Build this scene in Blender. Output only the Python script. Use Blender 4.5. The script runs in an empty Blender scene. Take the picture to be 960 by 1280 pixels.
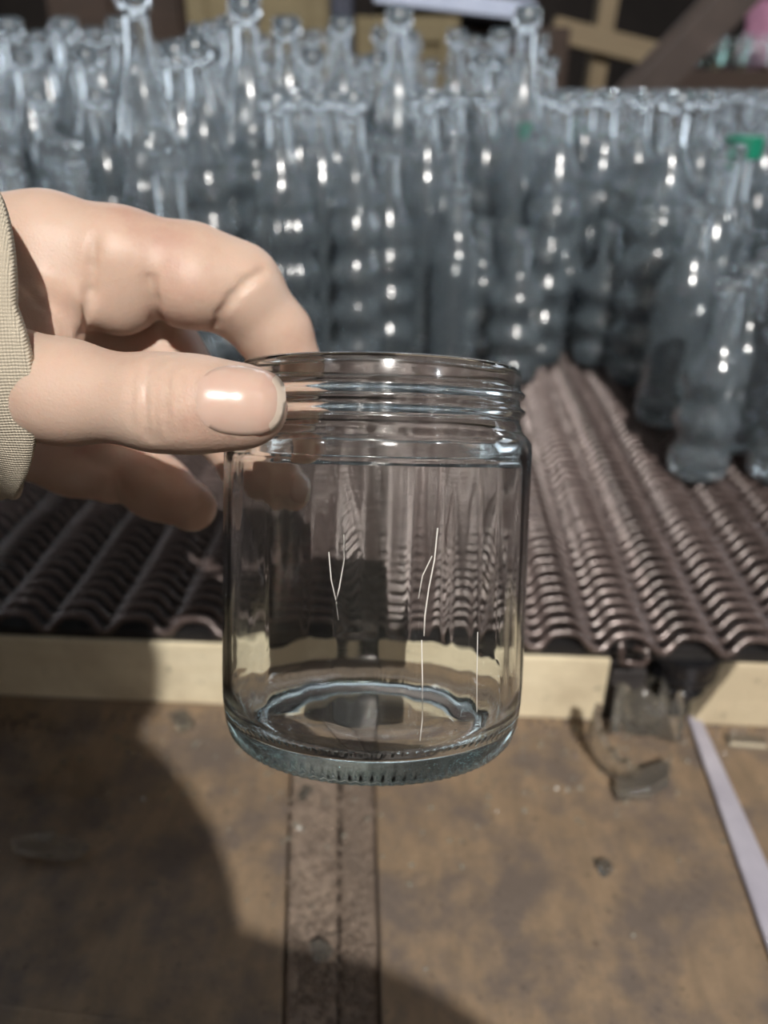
import bpy, bmesh, math, random
import numpy as np
from mathutils import Vector, Matrix, Euler

S = bpy.context.scene
COL = S.collection
PI = math.pi

# ------------------------------------------------------------------ camera
F = 950.0                      # focal length in pixels of the 960 x 1280 frame
PITCH = math.radians(29.2)     # looking down
CAM_H = 1.25                   # above the factory ground
BELT_Z = CAM_H - 0.28
BENCH_Z = CAM_H - 0.35
cam_d = bpy.data.cameras.new('camera')
cam = bpy.data.objects.new('camera', cam_d)
COL.objects.link(cam)
cam.location = (0, 0, CAM_H)
cam.rotation_euler = (PI / 2 - PITCH, 0, 0)
cam_d.sensor_fit = 'VERTICAL'
cam_d.sensor_height = 36.0
cam_d.lens = 36.0 * F / 1280.0
cam_d.clip_start = 0.01
cam_d.dof.use_dof = True
cam_d.dof.focus_distance = 0.188
cam_d.dof.aperture_fstop = 8.5
S.camera = cam
RC = Euler((PI / 2 - PITCH, 0, 0)).to_matrix()

def c2w(v):
    return RC @ Vector(v) + Vector((0, 0, CAM_H))

def at(px, py, d):
    """point of the room seen at pixel px,py at depth d metres"""
    return c2w(((px - 480) * d / F, (640 - py) * d / F, -d))

def onz(px, py, z):
    """point of the horizontal plane at height z seen at px,py"""
    r = RC @ Vector(((px - 480) / F, (640 - py) / F, -1))
    t = (z - CAM_H) / r.z
    return r * t + Vector((0, 0, CAM_H))

# ------------------------------------------------------------------ world, lamps, exposure
W = bpy.data.worlds.new('world')
S.world = W
W.use_nodes = True
W.node_tree.nodes['Background'].inputs[0].default_value = (0.80, 0.88, 1.0, 1)
W.node_tree.nodes['Background'].inputs[1].default_value = 0.10

MAIN = c2w((0.32, 0.75, 2.35))
def point_lamp(name, loc, power, radius, colour):
    l = bpy.data.lights.new(name, 'POINT')
    l.energy = power; l.shadow_soft_size = radius; l.color = colour
    o = bpy.data.objects.new(name, l)
    COL.objects.link(o); o.location = loc
    return o
def area_light(name, loc, power, sx, sy, colour, rot=(0, 0, 0)):
    l = bpy.data.lights.new(name, 'AREA')
    l.shape = 'RECTANGLE'; l.size = sx; l.size_y = sy
    l.energy = power; l.color = colour
    o = bpy.data.objects.new(name, l)
    COL.objects.link(o); o.location = loc; o.rotation_euler = rot
    return o
point_lamp('work_lamp', MAIN, 470, 0.014, (1.0, 0.965, 0.915)).data.cycles.is_caustics_light = True
COOL_WHITE = (0.80, 0.90, 1.0)
area_light('back_fill_light', (0, 4.9, 2.55), 20, 5.0, 1.1, COOL_WHITE, (-PI / 2, 0, 0))          # added, unseen lights that brighten the glass, here and at both sides
area_light('left_fill_light', (-3.1, 2.2, 1.9), 15, 0.5, 1.4, COOL_WHITE, (0, -PI / 2, 0))
area_light('right_fill_light', (3.1, 2.2, 1.9), 15, 0.5, 1.4, COOL_WHITE, (0, PI / 2, 0))
for x, y, z, p in [(-1.7, -1.3, 2.9, 15), (1.9, -0.9, 2.9, 17)]:
    point_lamp('hall_lamp', (x, y, z), p, 0.05, (0.90, 0.95, 1.0))
for x, y, z, p in [(-1.25, 1.74, 1.72, 2), (-0.9, 1.70, 1.69, 2), (-0.55, 1.74, 1.73, 2), (-0.2, 1.70, 1.69, 2), (0.15, 1.74, 1.73, 2), (0.5, 1.70, 1.69, 2), (0.85, 1.74, 1.72, 2), (1.2, 1.70, 1.69, 2),
                   (-1.2, 1.15, 1.60, 2), (1.25, 1.15, 1.60, 2), (-1.05, 0.75, 1.75, 1.5), (1.1, 0.75, 1.75, 1.5)]:
    point_lamp('glint_light', (x, y, z), p, 0.022, (0.86, 0.93, 1.0))  # unseen small lights added to put glints on the bottles

S.view_settings.view_transform = 'Standard'
S.view_settings.look = 'None'
S.view_settings.exposure = -0.35
S.view_settings.gamma = 1.0
S.view_settings.use_curve_mapping = False
cy = S.cycles
cy.max_bounces = 13
cy.transmission_bounces = 12
cy.glossy_bounces = 6
cy.diffuse_bounces = 3
cy.transparent_max_bounces = 96
cy.sample_clamp_indirect = 30.0
cy.blur_glossy = 0.0
cy.use_denoising = True
cy.use_adaptive_sampling = True
cy.adaptive_threshold = 0.035

rnd = random.Random(7)

# ------------------------------------------------------------------ materials
MATS = {}

class NT:
    def __init__(self, name):
        self.m = bpy.data.materials.new(name)
        self.m.use_nodes = True
        self.t = self.m.node_tree
        self.t.nodes.clear()
        self.out = self.t.nodes.new('ShaderNodeOutputMaterial')
    def n(self, kind, **kw):
        nd = self.t.nodes.new('ShaderNode' + kind)
        ins = kw.pop('ins', {})
        for k, v in kw.items():
            setattr(nd, k, v)
        for k, v in ins.items():
            if hasattr(v, 'is_linked') or v.__class__.__name__.startswith('NodeSocket'):
                self.t.links.new(v, nd.inputs[k])
            else:
                s = nd.inputs[k]
                if s.type == 'RGBA' and len(v) == 3:
                    v = (*v, 1)
                s.default_value = v
        return nd
    def link(self, a, b):
        self.t.links.new(a, b)
    def coord(self, scale=(1, 1, 1), kind='Object'):
        tc = self.n('TexCoord')
        mp = self.n('Mapping', ins={'Vector': tc.outputs[kind], 'Scale': scale})
        return mp.outputs[0]
    def noise(self, vec, scale, detail=4, rough=0.55):
        return self.n('TexNoise', ins={'Vector': vec, 'Scale': scale, 'Detail': detail, 'Roughness': rough}).outputs[0]
    def ramp(self, fac, stops):
        r = self.n('ValToRGB', ins={'Fac': fac})
        e = r.color_ramp.elements
        while len(e) < len(stops):
            e.new(0.5)
        for el, (p, c) in zip(e, stops):
            el.position = p
            el.color = (*c, 1) if len(c) == 3 else c
        return r.outputs[0]
    def mix(self, fac, a, b, blend='MIX'):
        m = self.n('Mix', data_type='RGBA', blend_type=blend)
        for s, v in ((m.inputs[0], fac), (m.inputs[6], a), (m.inputs[7], b)):
            if v.__class__.__name__.startswith('NodeSocket'):
                self.link(v, s)
            else:
                s.default_value = (*v, 1) if isinstance(v, tuple) and len(v) == 3 else v
        return m.outputs[2]
    def math(self, op, a, b=None):
        m = self.n('Math', operation=op)
        for i, v in enumerate((a, b)):
            if v is None:
                continue
            if v.__class__.__name__.startswith('NodeSocket'):
                self.link(v, m.inputs[i])
            else:
                m.inputs[i].default_value = v
        return m.outputs[0]
    def bump(self, h, strength, dist, normal=None):
        b = self.n('Bump', ins={'Height': h, 'Strength': strength, 'Distance': dist})
        if normal:
            self.link(normal, b.inputs['Normal'])
        return b.outputs[0]
    def principled(self, **ins):
        p = self.n('BsdfPrincipled', ins={k.replace('_', ' '): v for k, v in ins.items()})
        self.link(p.outputs[0], self.out.inputs[0])
        return p

def mat_simple(name, base, dark, rough=0.6, scale=20, stretch=(1, 1, 1), bump=0.3, bdist=0.001, metal=0.0, spec=0.5):
    t = NT(name)
    v = t.coord(stretch)
    n1 = t.noise(v, scale, 6)
    n2 = t.noise(v, scale * 6, 3)
    c = t.ramp(n1, [(0.3, dark), (0.72, base)])
    nr = t.bump(n2, bump, bdist)
    t.principled(Base_Color=c, Roughness=rough, Metallic=metal, Normal=nr, Specular_IOR_Level=spec)
    return t.m

def mat_glass_shell(name, clear, edge, rough=0.02, wob=0.0, wscale=(60, 60, 14), haze=0.0):
    """thin-walled glass: light passes straight through, the surface mirrors by Fresnel"""
    t = NT(name)
    lw = t.n('LayerWeight', ins={'Blend': 0.5})
    if wob:
        v = t.coord(wscale)
        nz = t.noise(v, 1.0, 2)
        nr = t.bump(nz, 1.0, wob)
        t.link(nr, lw.inputs['Normal'])
    p5 = t.math('POWER', lw.outputs['Facing'], 5.0)
    fr = t.math('ADD', t.math('MULTIPLY', p5, 0.95), 0.045)
    tint = t.mix(t.math('POWER', lw.outputs['Facing'], 2.0), clear, edge)
    tr = t.n('BsdfTransparent', ins={'Color': tint})
    gl = t.n('BsdfGlossy', ins={'Color': (1, 1, 1), 'Roughness': rough})
    if wob:
        t.link(nr, gl.inputs['Normal'])
    mx = t.n('MixShader', ins={0: fr, 1: tr.outputs[0], 2: gl.outputs[0]})
    last = mx.outputs[0]
    if haze:
        df = t.n('BsdfDiffuse', ins={'Color': (0.62, 0.58, 0.50)})
        v2 = t.coord((1, 1, 1))
        dn = t.math('MULTIPLY', t.noise(v2, 30, 4), haze * 2)
        mx2 = t.n('MixShader', ins={0: dn, 1: last, 2: df.outputs[0]})
        last = mx2.outputs[0]
    t.link(last, t.out.inputs[0])
    return t.m

def mat_glass_solid(name, tint, rough=0.0, ior=1.5, haze=0.0, gloss=None, haze_tint=(0.70, 0.87, 1.0)):
    """clear glass: refraction below, Fresnel reflection (with its own polish) on top, optionally a diffuse haze that stands in for light inside the glass"""
    t = NT(name)
    if gloss is None:
        last = t.n('BsdfGlass', ins={'Color': tint, 'Roughness': rough, 'IOR': ior}).outputs[0]
    else:
        fr = t.n('Fresnel', ins={'IOR': ior})
        rf = t.n('BsdfRefraction', ins={'Color': tint, 'Roughness': rough, 'IOR': ior})
        gl = t.n('BsdfGlossy', ins={'Color': (1, 1, 1), 'Roughness': gloss})
        last = t.n('MixShader', ins={0: fr.outputs[0], 1: rf.outputs[0], 2: gl.outputs[0]}).outputs[0]
    if haze:
        df = t.n('BsdfDiffuse', ins={'Color': haze_tint})
        last = t.n('MixShader', ins={0: haze, 1: last, 2: df.outputs[0]}).outputs[0]
    t.link(last, t.out.inputs[0])
    return t.m

M = MATS
M['wire'] = mat_simple('belt_wire', (0.17, 0.125, 0.115), (0.06, 0.042, 0.037), 0.23, 60, bump=0.25, bdist=0.0006, metal=0.35, spec=0.9)
M['dark_steel'] = mat_simple('dark_steel', (0.02, 0.018, 0.018), (0.008, 0.007, 0.007), 0.6, 30)
M['black_gloss'] = mat_simple('black_gloss', (0.012, 0.013, 0.016), (0.006, 0.006, 0.008), 0.18, 30, bump=0.6, bdist=0.002, spec=0.7)
M['white_strip'] = mat_simple('white_plastic', (0.50, 0.48, 0.54), (0.36, 0.34, 0.40), 0.35, 40, spec=0.5)
M['jar_wall'] = mat_glass_shell('jar_wall_glass', (0.985, 0.99, 0.988), (0.62, 0.72, 0.70), 0.0, 0.0006, (90, 90, 9))
M['jar_thick'] = mat_glass_solid('jar_thick_glass', (0.992, 0.997, 0.995), gloss=0.10)
_t = M['jar_thick'].node_tree
_va = _t.nodes.new('ShaderNodeVolumeAbsorption')
_va.inputs['Color'].default_value = (0.45, 0.78, 0.72, 1)
_va.inputs['Density'].default_value = 8.0
_t.links.new(_va.outputs[0], [n for n in _t.nodes if n.type == 'OUTPUT_MATERIAL'][0].inputs['Volume'])
M['bottle'] = mat_glass_solid('bottle_glass', (0.985, 0.993, 0.996), 0.03, ior=1.58, haze=0.068, gloss=0.16)  # diffuse haze stands in for lamplight passing through the crowded bottles
M['shard'] = mat_glass_solid('shard_glass', (0.98, 0.99, 0.985), gloss=0.14, haze=0.07, haze_tint=(0.78, 0.73, 0.64))  # warm diffuse haze lightens the otherwise dark chips

def wood(name, light, dark, grain=(3, 60, 60), rough=0.65, dirt=None, dscale=8):
    t = NT(name)
    v = t.coord(grain)
    g = t.noise(v, 3.0, 6, 0.6)
    c = t.ramp(g, [(0.28, dark), (0.7, light)])
    v1 = t.coord()
    if dirt:
        d = t.ramp(t.noise(v1, dscale, 8, 0.65), [(0.44, (0, 0, 0)), (0.60, (1, 1, 1))])
        c = t.mix(d, c, dirt)
        d2 = t.ramp(t.noise(v1, dscale * 9, 4, 0.6), [(0.62, (0, 0, 0)), (0.72, (1, 1, 1))])
        c = t.mix(t.math('MULTIPLY', d2, 0.6), c, (0.035, 0.026, 0.02))
    h = t.noise(v1, 300, 5, 0.7)
    h2 = t.noise(v1, 40, 5, 0.6)
    nr = t.bump(h, 0.5, 0.0006, t.bump(h2, 0.6, 0.003))
    t.principled(Base_Color=c, Roughness=rough, Normal=nr, Specular_IOR_Level=0.35)
    return t.m
M['beam'] = wood('pale_timber', (0.80, 0.71, 0.52), (0.72, 0.62, 0.43), (4, 60, 60), 0.6, (0.58, 0.49, 0.34), 7)
M['bench'] = wood('bench_board', (0.29, 0.205, 0.130), (0.19, 0.138, 0.092), (34, 9, 34), 0.55, (0.145, 0.114, 0.093), 22)
M['dirt'] = wood('caked_dirt', (0.23, 0.175, 0.135), (0.12, 0.09, 0.07), (40, 40, 40), 0.75, (0.15, 0.115, 0.09), 40)

# ------------------------------------------------------------------ mesh helpers
class MB:
    def __init__(self):
        self.v, self.f, self.mi = [], [], []
    def add(self, vs, fs, mi=0):
        b = len(self.v)
        self.v += [tuple(p) for p in vs]
        self.f += [tuple(i + b for i in q) for q in fs]
        self.mi += [mi] * len(fs)
    def box(self, lo, hi, mat=None, mi=0):
        x0, y0, z0 = lo; x1, y1, z1 = hi
        vs = [Vector(p) for p in [(x0,y0,z0),(x1,y0,z0),(x1,y1,z0),(x0,y1,z0),(x0,y0,z1),(x1,y0,z1),(x1,y1,z1),(x0,y1,z1)]]
        if mat is not None:
            vs = [mat @ p for p in vs]
        self.add(vs, [(0,3,2,1),(4,5,6,7),(0,1,5,4),(1,2,6,5),(2,3,7,6),(3,0,4,7)], mi)
    def prism(self, poly, z0, z1, mat=None):
        n = len(poly)
        vs = [Vector((x, y, z0)) for x, y in poly] + [Vector((x, y, z1)) for x, y in poly]
        if mat is not None:
            vs = [mat @ p for p in vs]
        self.add(vs, [tuple(reversed(range(n))), tuple(range(n, 2 * n))] + [(i, (i + 1) % n, n + (i + 1) % n, n + i) for i in range(n)])
    def lathe(self, prof, seg, close=False, mi=None, mat=None):
        """prof: list of (r,z); a closed profile makes a ring-like solid; ends on the axis are capped"""
        vs, fs, ids = [], [], []
        for r, z in prof:
            if r < 1e-6:
                ids.append([len(vs)]); vs.append((0, 0, z))
            else:
                ids.append(list(range(len(vs), len(vs) + seg)))
                for k in range(seg):
                    a = 2 * PI * k / seg
                    vs.append((r * math.cos(a), r * math.sin(a), z))
        m = len(prof)
        mids = []
        for i in range(m if close else m - 1):
            a, b = ids[i], ids[(i + 1) % m]
            for k in range(seg):
                k2 = (k + 1) % seg
                if len(a) == 1 and len(b) == 1:
                    continue
                if len(a) == 1:
                    fs.append((a[0], b[k2], b[k]))
                elif len(b) == 1:
                    fs.append((a[k], a[k2], b[0]))
                else:
                    fs.append((a[k], a[k2], b[k2], b[k]))
                mids.append(mi[i] if mi else 0)
        if mat is not None:
            vs = [mat @ Vector(p) for p in vs]
        b0 = len(self.v)
        self.v += [tuple(p) for p in vs]
        self.f += [tuple(i + b0 for i in q) for q in fs]
        self.mi += mids
    def tube(self, pts, rad, sides=6, cap=True, up=Vector((0, 0, 1))):
        pts = [Vector(p) for p in pts]
        n = len(pts)
        vs, fs = [], []
        for i, p in enumerate(pts):
            d = (pts[min(i + 1, n - 1)] - pts[max(i - 1, 0)]).normalized()
            a = d.cross(up)
            if a.length < 1e-4:
                a = d.cross(Vector((1, 0, 0)))
            a.normalize(); b = a.cross(d)
            r = rad[i] if isinstance(rad, (list, tuple)) else rad
            for k in range(sides):
                t = 2 * PI * k / sides
                vs.append(p + a * (math.cos(t) * r) + b * (math.sin(t) * r))
        for i in range(n - 1):
            for k in range(sides):
                k2 = (k + 1) % sides
                fs.append((i * sides + k, i * sides + k2, (i + 1) * sides + k2, (i + 1) * sides + k))
        if cap:
            fs.append(tuple(reversed(range(sides))))
            fs.append(tuple((n - 1) * sides + k for k in range(sides)))
        self.add(vs, fs)
    def mesh(self, name, mats, smooth=None):
        me = bpy.data.meshes.new(name)
        me.from_pydata(self.v, [], self.f)
        for m in (mats if isinstance(mats, (list, tuple)) else [mats]):
            me.materials.append(m)
        me.polygons.foreach_set('material_index', self.mi)
        bm = bmesh.new(); bm.from_mesh(me)
        bmesh.ops.recalc_face_normals(bm, faces=bm.faces)
        bm.to_mesh(me); bm.free()
        if smooth is not None:
            me.polygons.foreach_set('use_smooth', [True] * len(me.polygons))
            if smooth < PI:
                me.set_sharp_from_angle(angle=smooth)
        return me
    def build(self, name, mats, parent=None, smooth=None, loc=None):
        return link(name, self.mesh(name, mats, smooth), parent, loc)

def link(name, me, parent=None, loc=None):
    o = bpy.data.objects.new(name, me)
    COL.objects.link(o)
    if parent:
        o.parent = parent
    if loc is not None:
        o.location = loc
    return o

def tag(o, label=None, cat=None, group=None, kind=None):
    for k, v in (('label', label), ('category', cat), ('group', group), ('kind', kind)):
        if v:
            o[k] = v
    return o

def empty(name, loc=(0, 0, 0), label=None, cat=None, group=None, kind=None, rot=(0, 0, 0)):
    o = bpy.data.objects.new(name, None)
    o.empty_display_size = 0.02
    COL.objects.link(o)
    o.location = loc
    o.rotation_euler = rot
    return tag(o, label, cat, group, kind)

def bevel(o, w, seg=2):
    m = o.modifiers.new('bevel', 'BEVEL')
    m.width = w; m.segments = seg; m.limit_method = 'ANGLE'
    return o

# ------------------------------------------------------------------ the conveyor belt
YAW = math.radians(-3.3)
BELT = Matrix.Translation(onz(480, 786, BELT_Z)) @ Matrix.Rotation(YAW, 4, 'Z')
PITCH_X = 0.0372
belt = empty('conveyor_belt', BELT.translation, 'brown woven wire mesh conveyor belt under the standing glass bottles', 'conveyor belt', rot=(0, 0, YAW))
bx0 = (BELT.inverted() @ onz(813, 784, BELT_Z)).x     # a crest column goes through this pixel
wm = MB()
pts = []
NP = 46
WR = 0.0026
for k in range(-NP // 2, NP // 2):
    x = bx0 + k * PITCH_X - PITCH_X * 0.54
    h = PITCH_X
    pts += [(x, 0.0014, 0.0028), (x + 0.20 * h, 0.0018, 0.0036), (x + 0.38 * h, 0.0014, 0.0028), (x + 0.45 * h, 0.0006, 0.0012), (x + 0.60 * h, -0.0030, -0.0036),
            (x + 0.68 * h, -0.0034, -0.0050), (x + 0.78 * h, -0.0024, -0.0044), (x + 0.92 * h, 0.0006, 0.0008)]
wm.tube(pts, WR, 6)
wire_me = wm.mesh('wire_spiral', M['wire'], PI)
ROW = 0.0113
NROW = 118
for i in range(NROW):
    o = link('wire_spiral', wire_me, belt, (0, 0.004 + i * ROW, -0.0052 + rnd.uniform(-0.0006, 0.0006)))
    o.rotation_euler = (0, 0, rnd.uniform(-0.0012, 0.0012))
b = MB()
b.box((-0.9, 0.006, -0.0200), (0.95, NROW * ROW + 0.02, -0.0140))
b.build('light_blocker', M['dark_steel'], belt)  # dark sheet added to block light, so gaps between the wires stay black

# ------------------------------------------------------------------ bench of boards in front of the belt
def bt(px, py, z):
    return BELT.inverted() @ onz(px, py, z)

bench = empty('workbench', (0, 0.25, BENCH_Z), 'brown dirt-stained wooden bench top below the belt edge', 'workbench')
def bench_board(name, quad, mat, z, th=0.022, bev=0.0015):
    m = MB()
    pl = [(onz(px, py, z).x, onz(px, py, z).y) for px, py in quad]
    mt = Matrix.Translation((0, -0.25, -BENCH_Z))
    m.prism(pl, z - th, z, mt)
    o = m.build(name, mat, bench)
    return bevel(o, bev)
bench_board('plank', [(-1050, 1490), (345, 1490), (368, 790), (-320, 790)], M['bench'], BENCH_Z)
bench_board('plank', [(484, 1490), (2050, 1490), (1300, 790), (463, 790)], M['bench'], BENCH_Z)
M['dirt_pale'] = wood('pale_dirt', (0.30, 0.23, 0.175), (0.17, 0.13, 0.10), (40, 40, 40), 0.75, (0.21, 0.16, 0.125), 40)
bench_board('dirt_strip', [(347, 1490), (419, 1490), (424, 790), (370, 790)], M['dirt_pale'], BENCH_Z - 0.002, 0.02, 0.003)
bench_board('dirt_strip', [(422, 1490), (482, 1490), (462, 790), (427, 790)], M['dirt'], BENCH_Z - 0.005, 0.017, 0.003)

bench_board('front_rail', [(-400, 1206), (330, 1292), (330, 1440), (-400, 1440)], M['bench'], BENCH_Z + 0.004, 0.024, 0.002)

for lx, ly in ((-0.30, -0.06), (0.34, -0.06), (-0.26, 0.13), (0.30, 0.13)):
    m = MB(); m.box((lx - 0.02, ly - 0.02, -BENCH_Z), (lx + 0.02, ly + 0.02, -0.023)); m.build('leg', M['dark_steel'], bench)
for lx in (-0.8, 0.85):
    for ly in (0.12, 1.25):
        m = MB(); m.box((lx - 0.025, ly - 0.025, -BELT_Z), (lx + 0.025, ly + 0.025, -0.02)); m.build('leg', M['dark_steel'], belt)
# timber beams standing on the bench under the belt edge
def beam(px0, px1, label, slant0=0.0, slant1=0.0):
    z1 = BELT_Z - 0.0205
    y0 = 0.004
    x0 = bt(px0, 800, z1).x; x1 = bt(px1, 800, z1).x
    h = z1 - BENCH_Z
    poly = [(x0 + slant0, 0), (x1 + slant1, 0), (x1, h), (x0, h)]
    m = MB()
    mt = Matrix(((1, 0, 0, 0), (0, 0, -1, 0), (0, 1, 0, 0), (0, 0, 0, 1)))
    m.prism(poly, -0.05, 0, mt)
    o = m.build('timber_beam', M['beam'])
    o.location = BELT @ Vector((0, y0, BENCH_Z - BELT_Z))
    o.rotation_euler = (0, 0, YAW)
    bevel(o, 0.0015)
    return tag(o, label, 'beam', 'timber beams under the belt edge')
beam(-420, 436, 'pale timber beam under belt edge, leftmost, partly in shadow below the hand')
beam(467, 757, 'pale timber beam under belt edge seen behind the jar and right of it')
beam(906, 1400, 'pale timber beam under belt edge with slanted end, at far right', -0.018, 0)

# ------------------------------------------------------------------ the jar in the hand
JD = 0.217
JAR_O = at(473, 560, JD)
axis = (RC @ Vector((0.026, 1.0, 0.084))).normalized()
side = (RC @ Vector((1, 0, 0)))
fwd = axis.cross(side).normalized()
side = fwd.cross(axis).normalized()
JM = Matrix.Translation(JAR_O) @ Matrix(((side.x, fwd.x, axis.x, 0), (side.y, fwd.y, axis.y, 0), (side.z, fwd.z, axis.z, 0), (0, 0, 0, 1)))
# side x fwd = axis, so local z runs up the jar
JR = 0.0432
jar = empty('glass_jar', (0, 0, 0), 'empty clear glass jar with threaded neck held in the hand', 'jar')
jar.matrix_world = JM @ Matrix.Translation((0, 0, -0.0830))
Z0 = 0.0830
def jz(lst):
    return [(r, z + Z0) for r, z in lst]
outer = [(0.0, -0.0802), (0.020, -0.0802), (0.0310, -0.0804), (0.0335, -0.0812), (0.0350, -0.0826), (0.0368, -0.0830), (0.0390, -0.0820), (0.0410, -0.0797), (0.0422, -0.0765),
         (JR - 0.0002, -0.070), (JR, -0.064), (JR, -0.055), (JR, -0.045), (JR, -0.035), (JR, -0.025), (JR, -0.015), (JR, -0.007), (JR, 0.0), (JR - 0.0003, 0.0022), (JR - 0.0012, 0.0038), (0.0409, 0.0046), (0.0402, 0.0056)]
neck = [(0.0402, 0.0064), (0.0396, 0.0074), (0.0396, 0.0086), (0.0402, 0.0094), (0.0410, 0.0100), (0.0410, 0.0108), (0.0400, 0.0116), (0.0395, 0.0124), (0.0395, 0.0136),
        (0.0402, 0.0142), (0.0408, 0.0148), (0.0407, 0.0154), (0.0398, 0.0161), (0.0394, 0.0170), (0.0394, 0.0205), (0.0391, 0.0217), (0.0383, 0.0223), (0.0372, 0.0222), (0.0366, 0.0214)]
inner = [(0.0364, 0.0190), (0.0364, 0.008), (0.0370, 0.004), (0.0388, 0.0010), (0.0402, -0.0030), (0.0405, -0.012), (0.0405, -0.021), (0.0405, -0.030), (0.0405, -0.039), (0.0404, -0.048), (0.0404, -0.057), (0.0403, -0.066), (0.0396, -0.0712), (0.0380, -0.0745),
         (0.0352, -0.0764), (0.0305, -0.0767), (0.0298, -0.0772), (0.0140, -0.0770), (0.0, -0.0768)]
def refine(L):
    out = [L[0]]
    for (r0, z0), (r1, z1) in zip(L, L[1:]):
        n_ = max(1, int(abs(z1 - z0) / 0.0013)) if abs(z1 - z0) > 0.003 else 1
        out += [(r0 + (r1 - r0) * k_ / n_, z0 + (z1 - z0) * k_ / n_) for k_ in range(1, n_ + 1)]
    return out
outer, inner = refine(outer), refine(inner)
prof = jz(outer + neck + inner)
thin = []
for i in range(len(prof) - 1):
    zmid = (prof[i][1] + prof[i + 1][1]) / 2 - Z0
    thin.append(0 if -0.0625 < zmid < 0.0018 else 1)
b = MB()
b.lathe(prof, 384, mi=thin)
n_out = (len(outer) - 1) * 384 + 1
vs = []
for k, (x, y, z) in enumerate(b.v):
    a = math.atan2(y, x); zz = z - Z0
    d = 0.0
    if -0.066 < zz < 0.003:
        f = math.sin(5 * a + 1.1 + zz * 20) + 0.8 * math.sin(9 * a + 2.3 - zz * 35) + 0.7 * math.sin(17 * a + zz * 28) + 0.5 * math.sin(29 * a + 0.7 + zz * 15) + 0.3 * math.sin(43 * a - zz * 10)
        rp = math.sin(zz * 900 + 1.3 * math.sin(3 * a)) + 0.6 * math.sin(zz * 1700 + 2.0 * a)
        d = f * (0.00003 if k < n_out else -0.00005) + rp * (0.000003 if k < n_out else 0.000004)
    rr = math.hypot(x, y)
    if k < n_out and 0.0345 < rr and zz < -0.0790:
        d += 0.00022 * math.sin(96 * a)
    if rr > 1e-5:
        x, y = x * (1 + d / rr), y * (1 + d / rr)
    vs.append((x, y, z))
b.v = vs
body = b.build('jar_body', [M['jar_thick'], M['jar_thick']], jar, PI)
body.cycles.is_caustics_caster = True

# thin pale tubes in place of lamp reflections on the jar wall
M['streak'] = mat_simple('painted_glint', (0.80, 0.76, 0.70), (0.60, 0.57, 0.53), 0.4, 200)
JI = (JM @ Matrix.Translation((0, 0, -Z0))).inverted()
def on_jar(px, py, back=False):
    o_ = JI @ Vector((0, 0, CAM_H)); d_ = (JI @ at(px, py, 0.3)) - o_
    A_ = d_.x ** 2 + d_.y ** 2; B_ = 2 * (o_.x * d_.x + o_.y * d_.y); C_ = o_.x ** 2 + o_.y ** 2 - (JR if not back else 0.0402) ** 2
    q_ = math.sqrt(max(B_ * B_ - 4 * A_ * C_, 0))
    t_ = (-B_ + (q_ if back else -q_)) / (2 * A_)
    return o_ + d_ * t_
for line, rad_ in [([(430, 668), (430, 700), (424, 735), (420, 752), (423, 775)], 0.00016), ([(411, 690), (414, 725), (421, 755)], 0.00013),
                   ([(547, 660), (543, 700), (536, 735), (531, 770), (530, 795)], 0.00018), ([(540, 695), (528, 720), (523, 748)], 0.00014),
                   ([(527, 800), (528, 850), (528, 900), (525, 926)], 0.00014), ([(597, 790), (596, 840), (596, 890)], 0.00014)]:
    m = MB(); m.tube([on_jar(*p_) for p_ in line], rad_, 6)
    m.build('glint_streak', M['streak'], jar, PI)

# ------------------------------------------------------------------ the hand (one continuous skin surface from a distance field)
def P(px, py, d):
    return np.array(((px - 480) * d / F, (640 - py) * d / F, -d))

def cone_sd(X, a, b, ra, rb):
    ab = b - a
    t = np.clip(((X - a) @ ab) / (ab @ ab), 0, 1)
    q = X - a - t[..., None] * ab
    return np.sqrt((q * q).sum(-1)) - (ra + (rb - ra) * t)

def smin(a, b, k):
    h = np.clip(0.5 + 0.5 * (b - a) / k, 0, 1)
    return b + (a - b) * h - k * h * (1 - h)

def chain_sd(X, js, k=0.004):
    d = None
    for (p0, q0, z0, r0), (p1, q1, z1, r1) in zip(js, js[1:]):
        e = cone_sd(X, P(p0, q0, z0), P(p1, q1, z1), r0, r1)
        d = e if d is None else smin(d, e, k)
    return d

def ball_sd(X, px, py, d, rx, ry, rz):
    q = (X - P(px, py, d)) / np.array((rx, ry, rz))
    l = np.sqrt((q * q).sum(-1))
    return (l - 1) * min(rx, ry, rz)

THUMB = [(-160, 470, 0.222, 0.0200), (20, 482, 0.194, 0.0132), (80, 490, 0.189, 0.0120), (200, 504, 0.1820, 0.0106), (250, 506, 0.1800, 0.0102), (300, 506, 0.1790, 0.0092)]
INDEX = [(-60, 316, 0.232, 0.0170), (60, 312, 0.231, 0.0158), (150, 326, 0.233, 0.0148), (240, 343, 0.238, 0.0143), (296, 362, 0.243, 0.0136), (345, 420, 0.252, 0.0112), (369, 468, 0.2565, 0.0088), (365, 540, 0.2565, 0.0066)]
MIDDLE = [(-60, 405, 0.248, 0.016), (70, 402, 0.250, 0.0145), (200, 440, 0.262, 0.0130), (268, 520, 0.268, 0.0118), (318, 588, 0.2630, 0.0096), (352, 609, 0.2590, 0.0080)]
RING = [(-60, 480, 0.262, 0.015), (40, 500, 0.268, 0.0135), (130, 562, 0.276, 0.0125), (195, 608, 0.272, 0.0108), (240, 634, 0.268, 0.0086)]
PINKY = [(-60, 540, 0.262, 0.013), (20, 552, 0.268, 0.0115), (90, 580, 0.272, 0.0105), (140, 600, 0.270, 0.0085)]

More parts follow.
